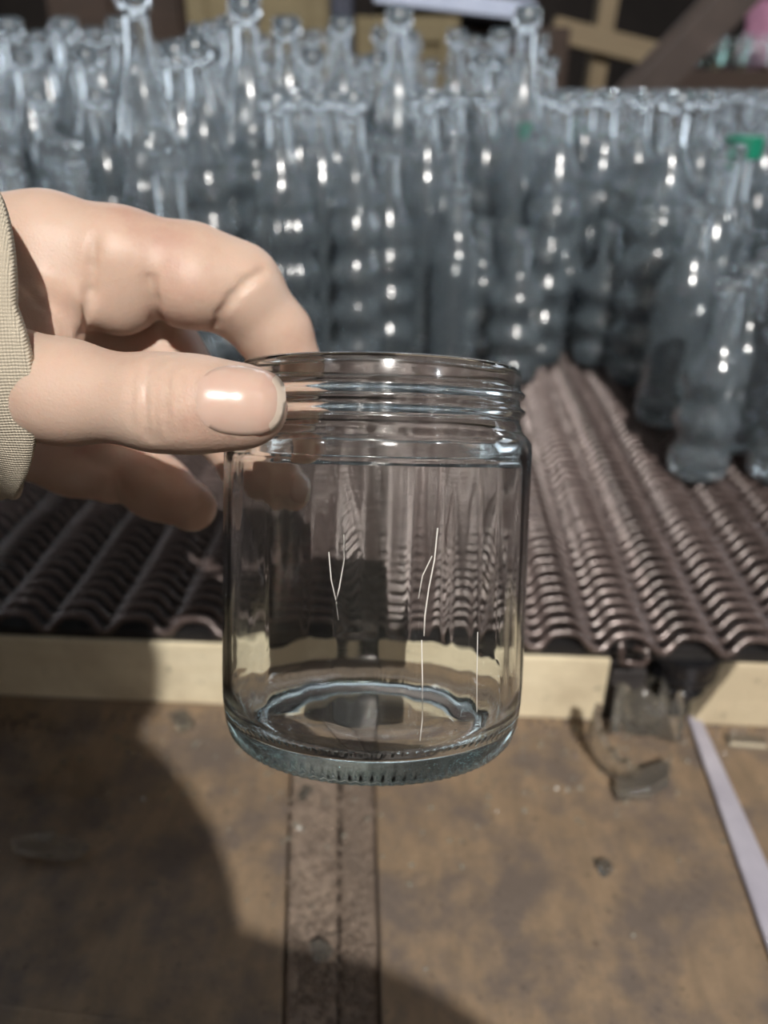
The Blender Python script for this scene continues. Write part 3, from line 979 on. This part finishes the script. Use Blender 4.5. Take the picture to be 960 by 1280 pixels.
# a few of them wear green caps
M['green'] = mat_simple('green_plastic', (0.01, 0.25, 0.15), (0.006, 0.17, 0.10), 0.4, 40)
capm = MB()
capm.lathe([(0, 0.0190), (0.0155, 0.0190), (0.0176, 0.0180), (0.0180, 0.016), (0.0180, 0.0), (0.0168, 0.0), (0.0165, 0.0160), (0, 0.0165)], 24)
cap_me = capm.mesh('cap', M['green'], math.radians(40))
for gx, gy in [(642, 150), (735, 166), (830, 183), (953, 216)]:
    best = None
    for q in placed:
        if 'cap' in q[0].keys():
            continue
        x, y = pix(q[0].location + Vector((0, 0, HEI[q[1]] - 0.004)))
        e = (x - gx) ** 2 + (y - gy) ** 2
        if best is None or e < best[0]:
            best = (e, q)
    o, k, stl, ir, rw = best[1]
    c = link('cap', cap_me, o, (0, 0, HEI[k] - 0.0155))
    c['label'] = 'green plastic cap'
    o['label'] = '%s clear bottle with a green cap, %s in the %s row of bottles' % (SIZE[k], ORD[ir], ORD[rw])

# ------------------------------------------------------------------ things behind the bottles
def ony(px, py, y):
    r = RC @ Vector(((px - 480) / F, (640 - py) / F, -1))
    return r * (y / r.y) + Vector((0, 0, CAM_H))
def standing_box(name, px0, px1, y, depth, ztop, mat, label, cat, group=None, z0=0.0):
    x0 = ony(px0, 40, y).x; x1 = ony(px1, 40, y).x
    m = MB(); m.box((-(x1 - x0) / 2, 0, 0), ((x1 - x0) / 2, depth, ztop - z0))
    o = m.build(name, mat, None, None, ((x0 + x1) / 2, y, z0))
    bevel(o, 0.004)
    return tag(o, label, cat, group)
M['tan'] = wood('tan_plywood', (0.21, 0.165, 0.09), (0.16, 0.125, 0.068), (3, 3, 30), 0.75)
M['navy'] = mat_simple('navy_paint', (0.018, 0.024, 0.05), (0.010, 0.013, 0.03), 0.5, 20)
M['darkwood'] = wood('dark_brown_wood', (0.060, 0.036, 0.024), (0.035, 0.022, 0.016), (3, 3, 40), 0.7)
M['batten'] = wood('tan_batten', (0.30, 0.225, 0.135), (0.22, 0.165, 0.10), (20, 20, 3), 0.7)
M['rust'] = mat_simple('brown_steel', (0.075, 0.052, 0.042), (0.048, 0.033, 0.027), 0.6, 25)
M['foam'] = mat_simple('white_board', (0.50, 0.54, 0.66), (0.42, 0.46, 0.58), 0.7, 30)
M['pink'] = mat_simple('pink_cloth', (0.42, 0.20, 0.29), (0.34, 0.15, 0.23), 0.8, 30)

def crate(px0, px1, y, label, zt=1.58):
    r = empty('plywood_crate', (0, 0, 0), label, 'crate', 'crates behind the bottles')
    x0 = ony(px0, 40, y).x; x1 = ony(px1, 40, y).x
    r.location = ((x0 + x1) / 2, y + 0.25, 0)
    w = (x1 - x0) / 2
    m = MB(); m.box((-w + 0.01, -0.235, 0.02), (w - 0.01, 0.235, zt - 0.01)); m.build('body', M['tan'], r)
    for sx in (-1, 1):
        m = MB(); m.box((sx * (w - 0.02) - 0.02, -0.25, 0), (sx * (w - 0.02) + 0.02, -0.235, zt)); bevel(m.build('corner_batten', M['tan'], r), 0.002)
    for z in (0.0, zt / 2, zt - 0.05):
        m = MB(); m.box((-w + 0.04, -0.25, z), (w - 0.04, -0.235, z + 0.05)); bevel(m.build('rail', M['tan'], r), 0.002)
    return r
crate(236, 412, 2.05, 'tan plywood crate behind the bottles, left of the navy post')
crate(444, 574, 2.05, 'tan plywood crate behind the bottles, right of the navy post', ony(574, 4.7, 2.06).z - 0.024)
standing_box('steel_post', 415, 441, 2.02, 0.05, 1.75, M['navy'], 'dark navy steel post standing between the two plywood crates', 'post')
def cabinet(px0, px1, y, z1, label):
    r = empty('wooden_cabinet', (0, 0, 0), label, 'cabinet', 'dark cabinets behind the bottles')
    x0 = ony(px0, 40, y).x; x1 = ony(px1, 40, y).x
    w = (x1 - x0) / 2
    r.location = ((x0 + x1) / 2, y + 0.2, 0)
    m = MB(); m.box((-w, -0.18, 0), (w, 0.2, z1)); bevel(m.build('body', M['darkwood'], r), 0.004)
    for sx in (-1, 1):
        m = MB(); m.box((sx * w / 2 - w / 2 + 0.012, -0.196, 0.06), (sx * w / 2 + w / 2 - 0.012, -0.18, z1 - 0.03))
        d = bevel(m.build('door', M['darkwood'], r), 0.003)
        m = MB(); m.tube([(sx * 0.03, -0.215, z1 * 0.55), (sx * 0.03, -0.215, z1 * 0.55 + 0.12)], 0.006, 8); m.build('handle', M['rust'], d)
    return r
cabinet(577, 716, 2.12, ony(668, 16, 2.06).z - 0.022, 'dark brown wooden cabinet behind the bottles, below the white board')
cabinet(60, 232, 2.18, 1.52, 'dark brown wooden cabinet behind the bottles at upper left')
# the white board lies slanting on crate and cabinet
p0 = ony(468, -8, 2.06); p1 = ony(668, 16, 2.06)
m = MB()
L_ = (p1 - p0).length
m.box((0, -0.02, -0.018), (L_, 0.34, 0.018))
o = m.build('white_board', M['foam'], None, None, p0)
o.rotation_euler = (0, -math.atan2(p1.z - p0.z, p1.x - p0.x), 0)
bevel(o, 0.003)
tag(o, 'white board lying slanted on the right plywood crate at the top', 'board')
# a frame of pale battens
fr = empty('timber_frame', (ony(748, 60, 2.62).x, 2.62, 0), 'pale timber frame with upright and cross batten left of the brown beam', 'frame')
def bar(name, a, b_, wx, wy, mat, parent, inv=None):
    a = Vector(a); b_ = Vector(b_)
    if parent:
        a = a - parent.location; b_ = b_ - parent.location
    d = b_ - a
    m = MB(); m.box((-wx / 2, -wy / 2, 0), (wx / 2, wy / 2, d.length))
    o = m.build(name, mat, parent, None, a)
    o.rotation_euler = d.to_track_quat('Z', 'Y').to_euler()
    return bevel(o, 0.003)
up = ony(764, -30, 2.62); lo_ = ony(742, 108, 2.62)
dn = lo_ + (lo_ - up) * ((lo_.z - 0.0) / (up.z - lo_.z))
dn.z = 0.02
bar('upright', dn, up, 0.065, 0.05, M['batten'], fr)
bar('cross_batten', ony(690, 36, 2.56), ony(862, 80, 2.56), 0.05, 0.06, M['batten'], fr)
# leaning brown steel beam
pa = ony(797, 118, 1.66); pb = ony(955, -45, 1.66)
dd = (pb - pa).normalized()
pa = pa - dd * ((pa.z - BELT_Z - 0.02) / dd.z)
lb = empty('steel_beam', pa, 'brown steel beam leaning diagonally behind the bottles at upper right', 'beam')
d_ = pb - pa
lb.rotation_euler = d_.to_track_quat('Z', 'Y').to_euler()
lm = MB(); lm.box((-0.046, -0.004, 0), (0.046, 0.004, d_.length)); bevel(lm.build('web', M['rust'], lb), 0.001)
for sx in (-1, 1):
    lm = MB(); lm.box((sx * 0.046 - 0.004, -0.03, 0), (sx * 0.046 + 0.004, 0.03, d_.length)); bevel(lm.build('flange', M['rust'], lb), 0.001)
# shelf at the right with pale glass and a pink bundle
sy = 2.15
sp = ony(915, 100, sy)
sh = empty('wooden_shelf', (sp.x + 0.10, sy, 0), 'dark brown wooden shelf at the right edge behind the bottles', 'shelf')
m = MB(); m.box((-0.26, 0, sp.z - 0.03), (0.30, 0.32, sp.z + 0.022)); bevel(m.build('board', M['darkwood'], sh), 0.003)
m = MB(); m.box((-0.26, 0.02, sp.z - 0.30), (0.30, 0.32, sp.z - 0.25)); bevel(m.build('board', M['darkwood'], sh), 0.003)
for sx in (-0.255, 0.26):
    m = MB(); m.box((sx, 0.03, 0), (sx + 0.04, 0.30, sp.z - 0.03)); bevel(m.build('side_panel', M['darkwood'], sh), 0.003)
M['green_glass'] = mat_glass_solid('green_glass', (0.93, 0.98, 0.965), 0.05)
def small_jar(name, R, H):
    m = MB()
    m.lathe([(0, 0), (R * 0.9, 0), (R, 0.006), (R, H * 0.8), (R * 0.85, H * 0.88), (R * 0.85, H), (R * 0.78, H), (R * 0.78, H * 0.88), (R * 0.93, H * 0.78), (R * 0.93, 0.012), (0, 0.010)], 28)
    return m.mesh(name, M['green_glass'], math.radians(50))
sj = small_jar('storage_jar', 0.036, 0.075)
for k, (px, nm) in enumerate([(888, 'leftmost'), (917, 'middle'), (945, 'rightmost')]):
    x = ony(px, 80, sy + 0.05).x
    o = link('storage_jar', sj, None, (x, sy + 0.055, sp.z + 0.0225))
    tag(o, 'pale green glass jar on the dark shelf, %s of three' % nm, 'jar', 'pale green jars on the shelf')
pk = MB()
for zz, r_ in ((0, 0.05),):
    pk.lathe([(0, 0), (0.045, 0.0), (0.052, 0.02), (0.047, 0.06), (0.040, 0.10), (0.046, 0.13), (0.030, 0.155), (0, 0.160)], 24)
pk.v = [(x * (1 + 0.12 * math.sin(5 * math.atan2(y, x) + z * 40)), y * (1 + 0.12 * math.sin(5 * math.atan2(y, x) + z * 40)), z) for x, y, z in pk.v]
o = pk.build('cloth_bundle', M['pink'], None, PI, (ony(952, 60, sy + 0.16).x, sy + 0.18, sp.z + 0.0225))
tag(o, 'pink cloth bundle on the dark shelf at the right edge', 'cloth')

# ------------------------------------------------------------------ gaps between the beams
def bz(px, py):
    return onz(px, py, BENCH_Z)
def leg(px, rt, rb, label, y=0.022):
    x = bt(px, 800, BELT_Z - 0.0205).x
    m = MB()
    h = BELT_Z - 0.0205 - BENCH_Z
    m.lathe([(0, 0), (rb * 1.15, 0), (rb * 1.15, 0.003), (rb, 0.006), (rb * 0.75 + rt * 0.25, h * 0.4), (rt, h * 0.75), (rt * 1.05, h - 0.002), (rt * 1.02, h), (0, h)], 32)
    o = m.build('support_leg', M['black_gloss'], None, math.radians(50), BELT @ Vector((x, y, BENCH_Z - BELT_Z)))
    m = MB()
    rc = (rt + rb) * 0.54
    for zc in (h * 0.42, h * 0.68):
        m2 = MB()
        rr_ = rc * (0.86 if zc < h * 0.5 else 1.12)
        m2.lathe([(rr_ + 0.0022 * math.cos(k * PI / 6), zc + 0.0035 * math.sin(k * PI / 6)) for k in range(12)], 32, close=True)
        m2.build('glint_ring', M['black_gloss'], o, PI)  # ring added to mirror the lamp as a glint on the leg
    return tag(o, label, 'support', 'black legs between the beams')
leg(452, 0.0064, 0.0064, 'thin glossy black support leg between beams, seen through the jar')
leg(856, 0.0215, 0.0105, 'tapered glossy black support leg in the gap right of the jar')
m = MB()
m.box((-0.0105, 0, 0), (0.0105, 0.02, 0.040))
o = m.build('steel_block', mat_simple('grey_steel', (0.055, 0.048, 0.048), (0.03, 0.027, 0.027), 0.6, 40), None, None, BELT @ Vector((bt(783, 800, BELT_Z - 0.02).x, 0.006, BENCH_Z - BELT_Z)))
o.rotation_euler = (0, 0, YAW)
bevel(o, 0.001)
tag(o, 'dark grey steel block in the gap beside the black leg', 'block')
# a loose link hanging from the belt edge
lp = bt(798, 800, BELT_Z)
m = MB()
m.tube([(lp.x - 0.010, -0.002, 0.0), (lp.x - 0.0085, -0.0045, -0.010), (lp.x - 0.0085, -0.005, -0.0145), (lp.x + 0.004, -0.0055, -0.0150), (lp.x + 0.0065, -0.005, -0.0110), (lp.x + 0.0055, -0.004, -0.0065), (lp.x - 0.002, -0.003, -0.005)], 0.0018, 8)
m.build('loose_link', M['wire'], belt, PI)

# ------------------------------------------------------------------ broken glass, strip and dirt on the bench
def shard(poly_px, h0, th, label, tilt=(0, 0), seed=0):
    """flat chip of glass; outline given on the bench, then tilted about its middle"""
    pts_ = [bz(*p) for p in poly_px]
    c = sum(pts_, Vector()) / len(pts_)
    m = MB()
    pl = [((p - c).x, (p - c).y) for p in pts_]
    n = len(pl)
    r_ = random.Random(seed)
    vs = [(x, y, 0) for x, y in pl] + [(x * (0.86 + 0.1 * r_.random()), y * (0.86 + 0.1 * r_.random()), th * (0.8 + 0.4 * r_.random())) for x, y in pl]
    m.add(vs, [tuple(reversed(range(n))), tuple(range(n, 2 * n))] + [(i, (i + 1) % n, n + (i + 1) % n, n + i) for i in range(n)])
    o = m.build('glass_shard', M['shard'], None, None, (c.x, c.y, BENCH_Z + h0))
    o.rotation_euler = (tilt[0], tilt[1], 0)
    return tag(o, label, 'glass shard', 'broken glass on the bench')
def curved_shard(px, py, R, H, a0, a1, th, rot, label, lift=0.0):
    m = MB()
    n = 12
    vs, fs = [], []
    for i in range(n + 1):
        a = a0 + (a1 - a0) * i / n
        hh = H * (0.65 + 0.35 * math.sin(i * 1.7) ** 2)
        for r_, z in ((R, 0), (R, hh), (R - th, hh * 0.96), (R - th, 0)):
            vs.append((r_ * math.cos(a), r_ * math.sin(a), z))
    for i in range(n):
        for k in range(4):
            k2 = (k + 1) % 4
            fs.append((i * 4 + k, i * 4 + k2, (i + 1) * 4 + k2, (i + 1) * 4 + k))
    fs += [(0, 1, 2, 3), tuple(n * 4 + k for k in (3, 2, 1, 0))]
    # origin in the middle of the piece
    cx = sum(p[0] for p in vs) / len(vs); cy_ = sum(p[1] for p in vs) / len(vs)
    m.add([(x - cx, y - cy_, z) for x, y, z in vs], fs)
    p = bz(px, py)
    me = m.mesh('glass_shard', M['shard'], math.radians(35))
    o = link('glass_shard', me, None, (p.x, p.y, BENCH_Z + lift))
    o.rotation_euler = rot
    bpy.context.view_layer.update()
    low = min((o.matrix_world @ v_.co).z for v_ in me.vertices)
    o.location.z += BENCH_Z + 0.0003 - low
    return tag(o, label, 'glass shard', 'broken glass on the bench')
curved_shard(752, 955, 0.030, 0.034, 2.2, 3.9, 0.004, (0.35, -0.25, 0.4), 'curved clear glass shard leaning at left of the broken pile')
shard([(764, 985), (838, 962), (836, 985), (812, 1000), (768, 1002)], 0.001, 0.011, 'thick flat grey glass chunk in front of the broken pile', (0.10, -0.05), 3)
curved_shard(800, 925, 0.026, 0.030, 0.3, 2.4, 0.005, (-0.5, 0.3, 0.2), 'curved clear shard at the right of the broken pile')
# a broken bottle foot on top of the gap
m = MB()
R_f = 0.0165
m.lathe([(0, 0.004), (R_f * 0.7, 0.003), (R_f * 0.9, 0), (R_f, 0.004), (R_f, 0.022), (R_f * 0.8, 0.029), (R_f * 0.62, 0.031), (R_f * 0.60, 0.027), (R_f * 0.82, 0.020), (R_f * 0.82, 0.011), (0, 0.009)], 28)
m.v = [(x, y, z + (0.004 * math.sin(3 * math.atan2(y, x) + 1) if z > 0.018 else 0)) for x, y, z in m.v]
p = bz(797, 905)
o = m.build('bottle_stub', M['shard'], None, math.radians(50), (p.x, p.y + 0.004, BENCH_Z + 0.0003))
tag(o, 'broken clear bottle stub standing in the gap before the black leg', 'bottle stub')
shard([(15, 1052), (62, 1046), (112, 1058), (104, 1078), (20, 1070)], 0.0006, 0.004, 'flat glass sliver glinting in the dark shadow at left', (0.03, 0.03), 9)
shard([(50, 1050), (66, 1040), (70, 1048), (56, 1056)], 0.0006, 0.003, 'small narrow glass splinter beside the sliver in the shadow', (0.05, 0.1), 4)
shard([(212, 900), (232, 896), (244, 908), (226, 918)], 0.0006, 0.005, 'small glass chip at the foot of the left beam', (0.1, 0.1), 5)
shard([(388, 1186), (402, 1180), (416, 1190), (408, 1204), (392, 1202)], 0.0006, 0.005, 'small clear glass chip on the dirt strip', (0.1, -0.1), 6)
shard([(744, 1086), (756, 1080), (766, 1090), (754, 1100)], 0.0006, 0.005, 'small clear glass chip alone on the right plank', (-0.1, 0.1), 7)
shard([(905, 922), (955, 926), (958, 938), (910, 934)], 0.0006, 0.004, 'narrow glass splinter at the foot of the right beam', (0.05, 0.0), 8)
shard([(380, 985), (372, 1000), (380, 1003), (392, 988)], 0.0006, 0.003, 'thin dark glass splinter on the dirt strip below the jar', (0.05, 0.0), 18)

# white strip
sa, sb = bz(866, 900), bz(1010, 1262)
dv = (sb - sa); L_ = dv.length
m = MB(); m.prism([(0, -0.0040), (L_, -0.0095), (L_, 0.0095), (0, 0.0040)], 0, 0.0035)
o = m.build('plastic_strip', M['white_strip'], None, None, (sa.x, sa.y, BENCH_Z + 0.0004))
o.rotation_euler = (0, 0, math.atan2(dv.y, dv.x))
bevel(o, 0.0012)
tag(o, 'white plastic strip lying on the bench at lower right', 'strip')

# glass crumbs and dirt, too small to count
def crumbs(name, spots, mat, label, cat, rmin, rmax, seed):
    r_ = random.Random(seed)
    m = MB()
    for (x, y, z) in spots:
        r = r_.uniform(rmin, rmax)
        ps = []
        for k in range(5):
            a = k * 1.2566 + r_.uniform(-0.3, 0.3)
            ps.append((x + r * math.cos(a) * r_.uniform(0.6, 1.1), y + r * math.sin(a) * r_.uniform(0.6, 1.1), z))
        ps += [(x + r_.uniform(-0.4, 0.4) * r, y + r_.uniform(-0.4, 0.4) * r, z + r * r_.uniform(0.6, 1.2))]
        m.add(ps, [(0, 1, 5), (1, 2, 5), (2, 3, 5), (3, 4, 5), (4, 0, 5), (4, 3, 2, 1, 0)])
    return tag(m.build(name, mat), label, cat, None, 'stuff')
r_ = random.Random(21)
sp_ = []
for k in range(260):
    px = r_.uniform(0, 960); py = 905 + abs(r_.gauss(0, 1)) * 90
    if py < 1270:
        w = bz(px, py); sp_.append((w.x, w.y, BENCH_Z + 0.0002))
M['crumb'] = mat_glass_shell('crumb_glass', (0.92, 0.94, 0.92), (0.6, 0.66, 0.64), 0.22, haze=0.16)
crumbs('glass_crumbs', sp_, M['crumb'], 'tiny glass crumbs scattered over the bench', 'crumbs', 0.0005, 0.0022, 5)
sp_ = []
for k in range(900):
    py = r_.uniform(985, 1290); px = r_.gauss(0, 1) * 20 + r_.choice([392, 447])
    if 362 < px < 468:
        w = onz(px, py, BENCH_Z - (0.002 if px < 421 else 0.005)); sp_.append((w.x, w.y, w.z))
for k in range(700):
    px = r_.uniform(-50, 1010); py = 892 + abs(r_.gauss(0, 1)) * 22
    w = bz(px, py); sp_.append((w.x, w.y, BENCH_Z))
crumbs('dirt_crumbs', sp_, M['dirt'], 'caked dirt crumbs along the beams and the groove', 'dirt', 0.0006, 0.0026, 6)

for o in COL.objects:
    if o.type == 'MESH' and o.name.split('.')[0] in ('glass_shard', 'bottle_stub'):
        o.cycles.is_caustics_caster = True
    if o.type == 'MESH' and o.name.split('.')[0] in ('plank', 'dirt_strip', 'timber_beam', 'wire_spiral', 'front_rail'):
        o.cycles.is_caustics_receiver = True
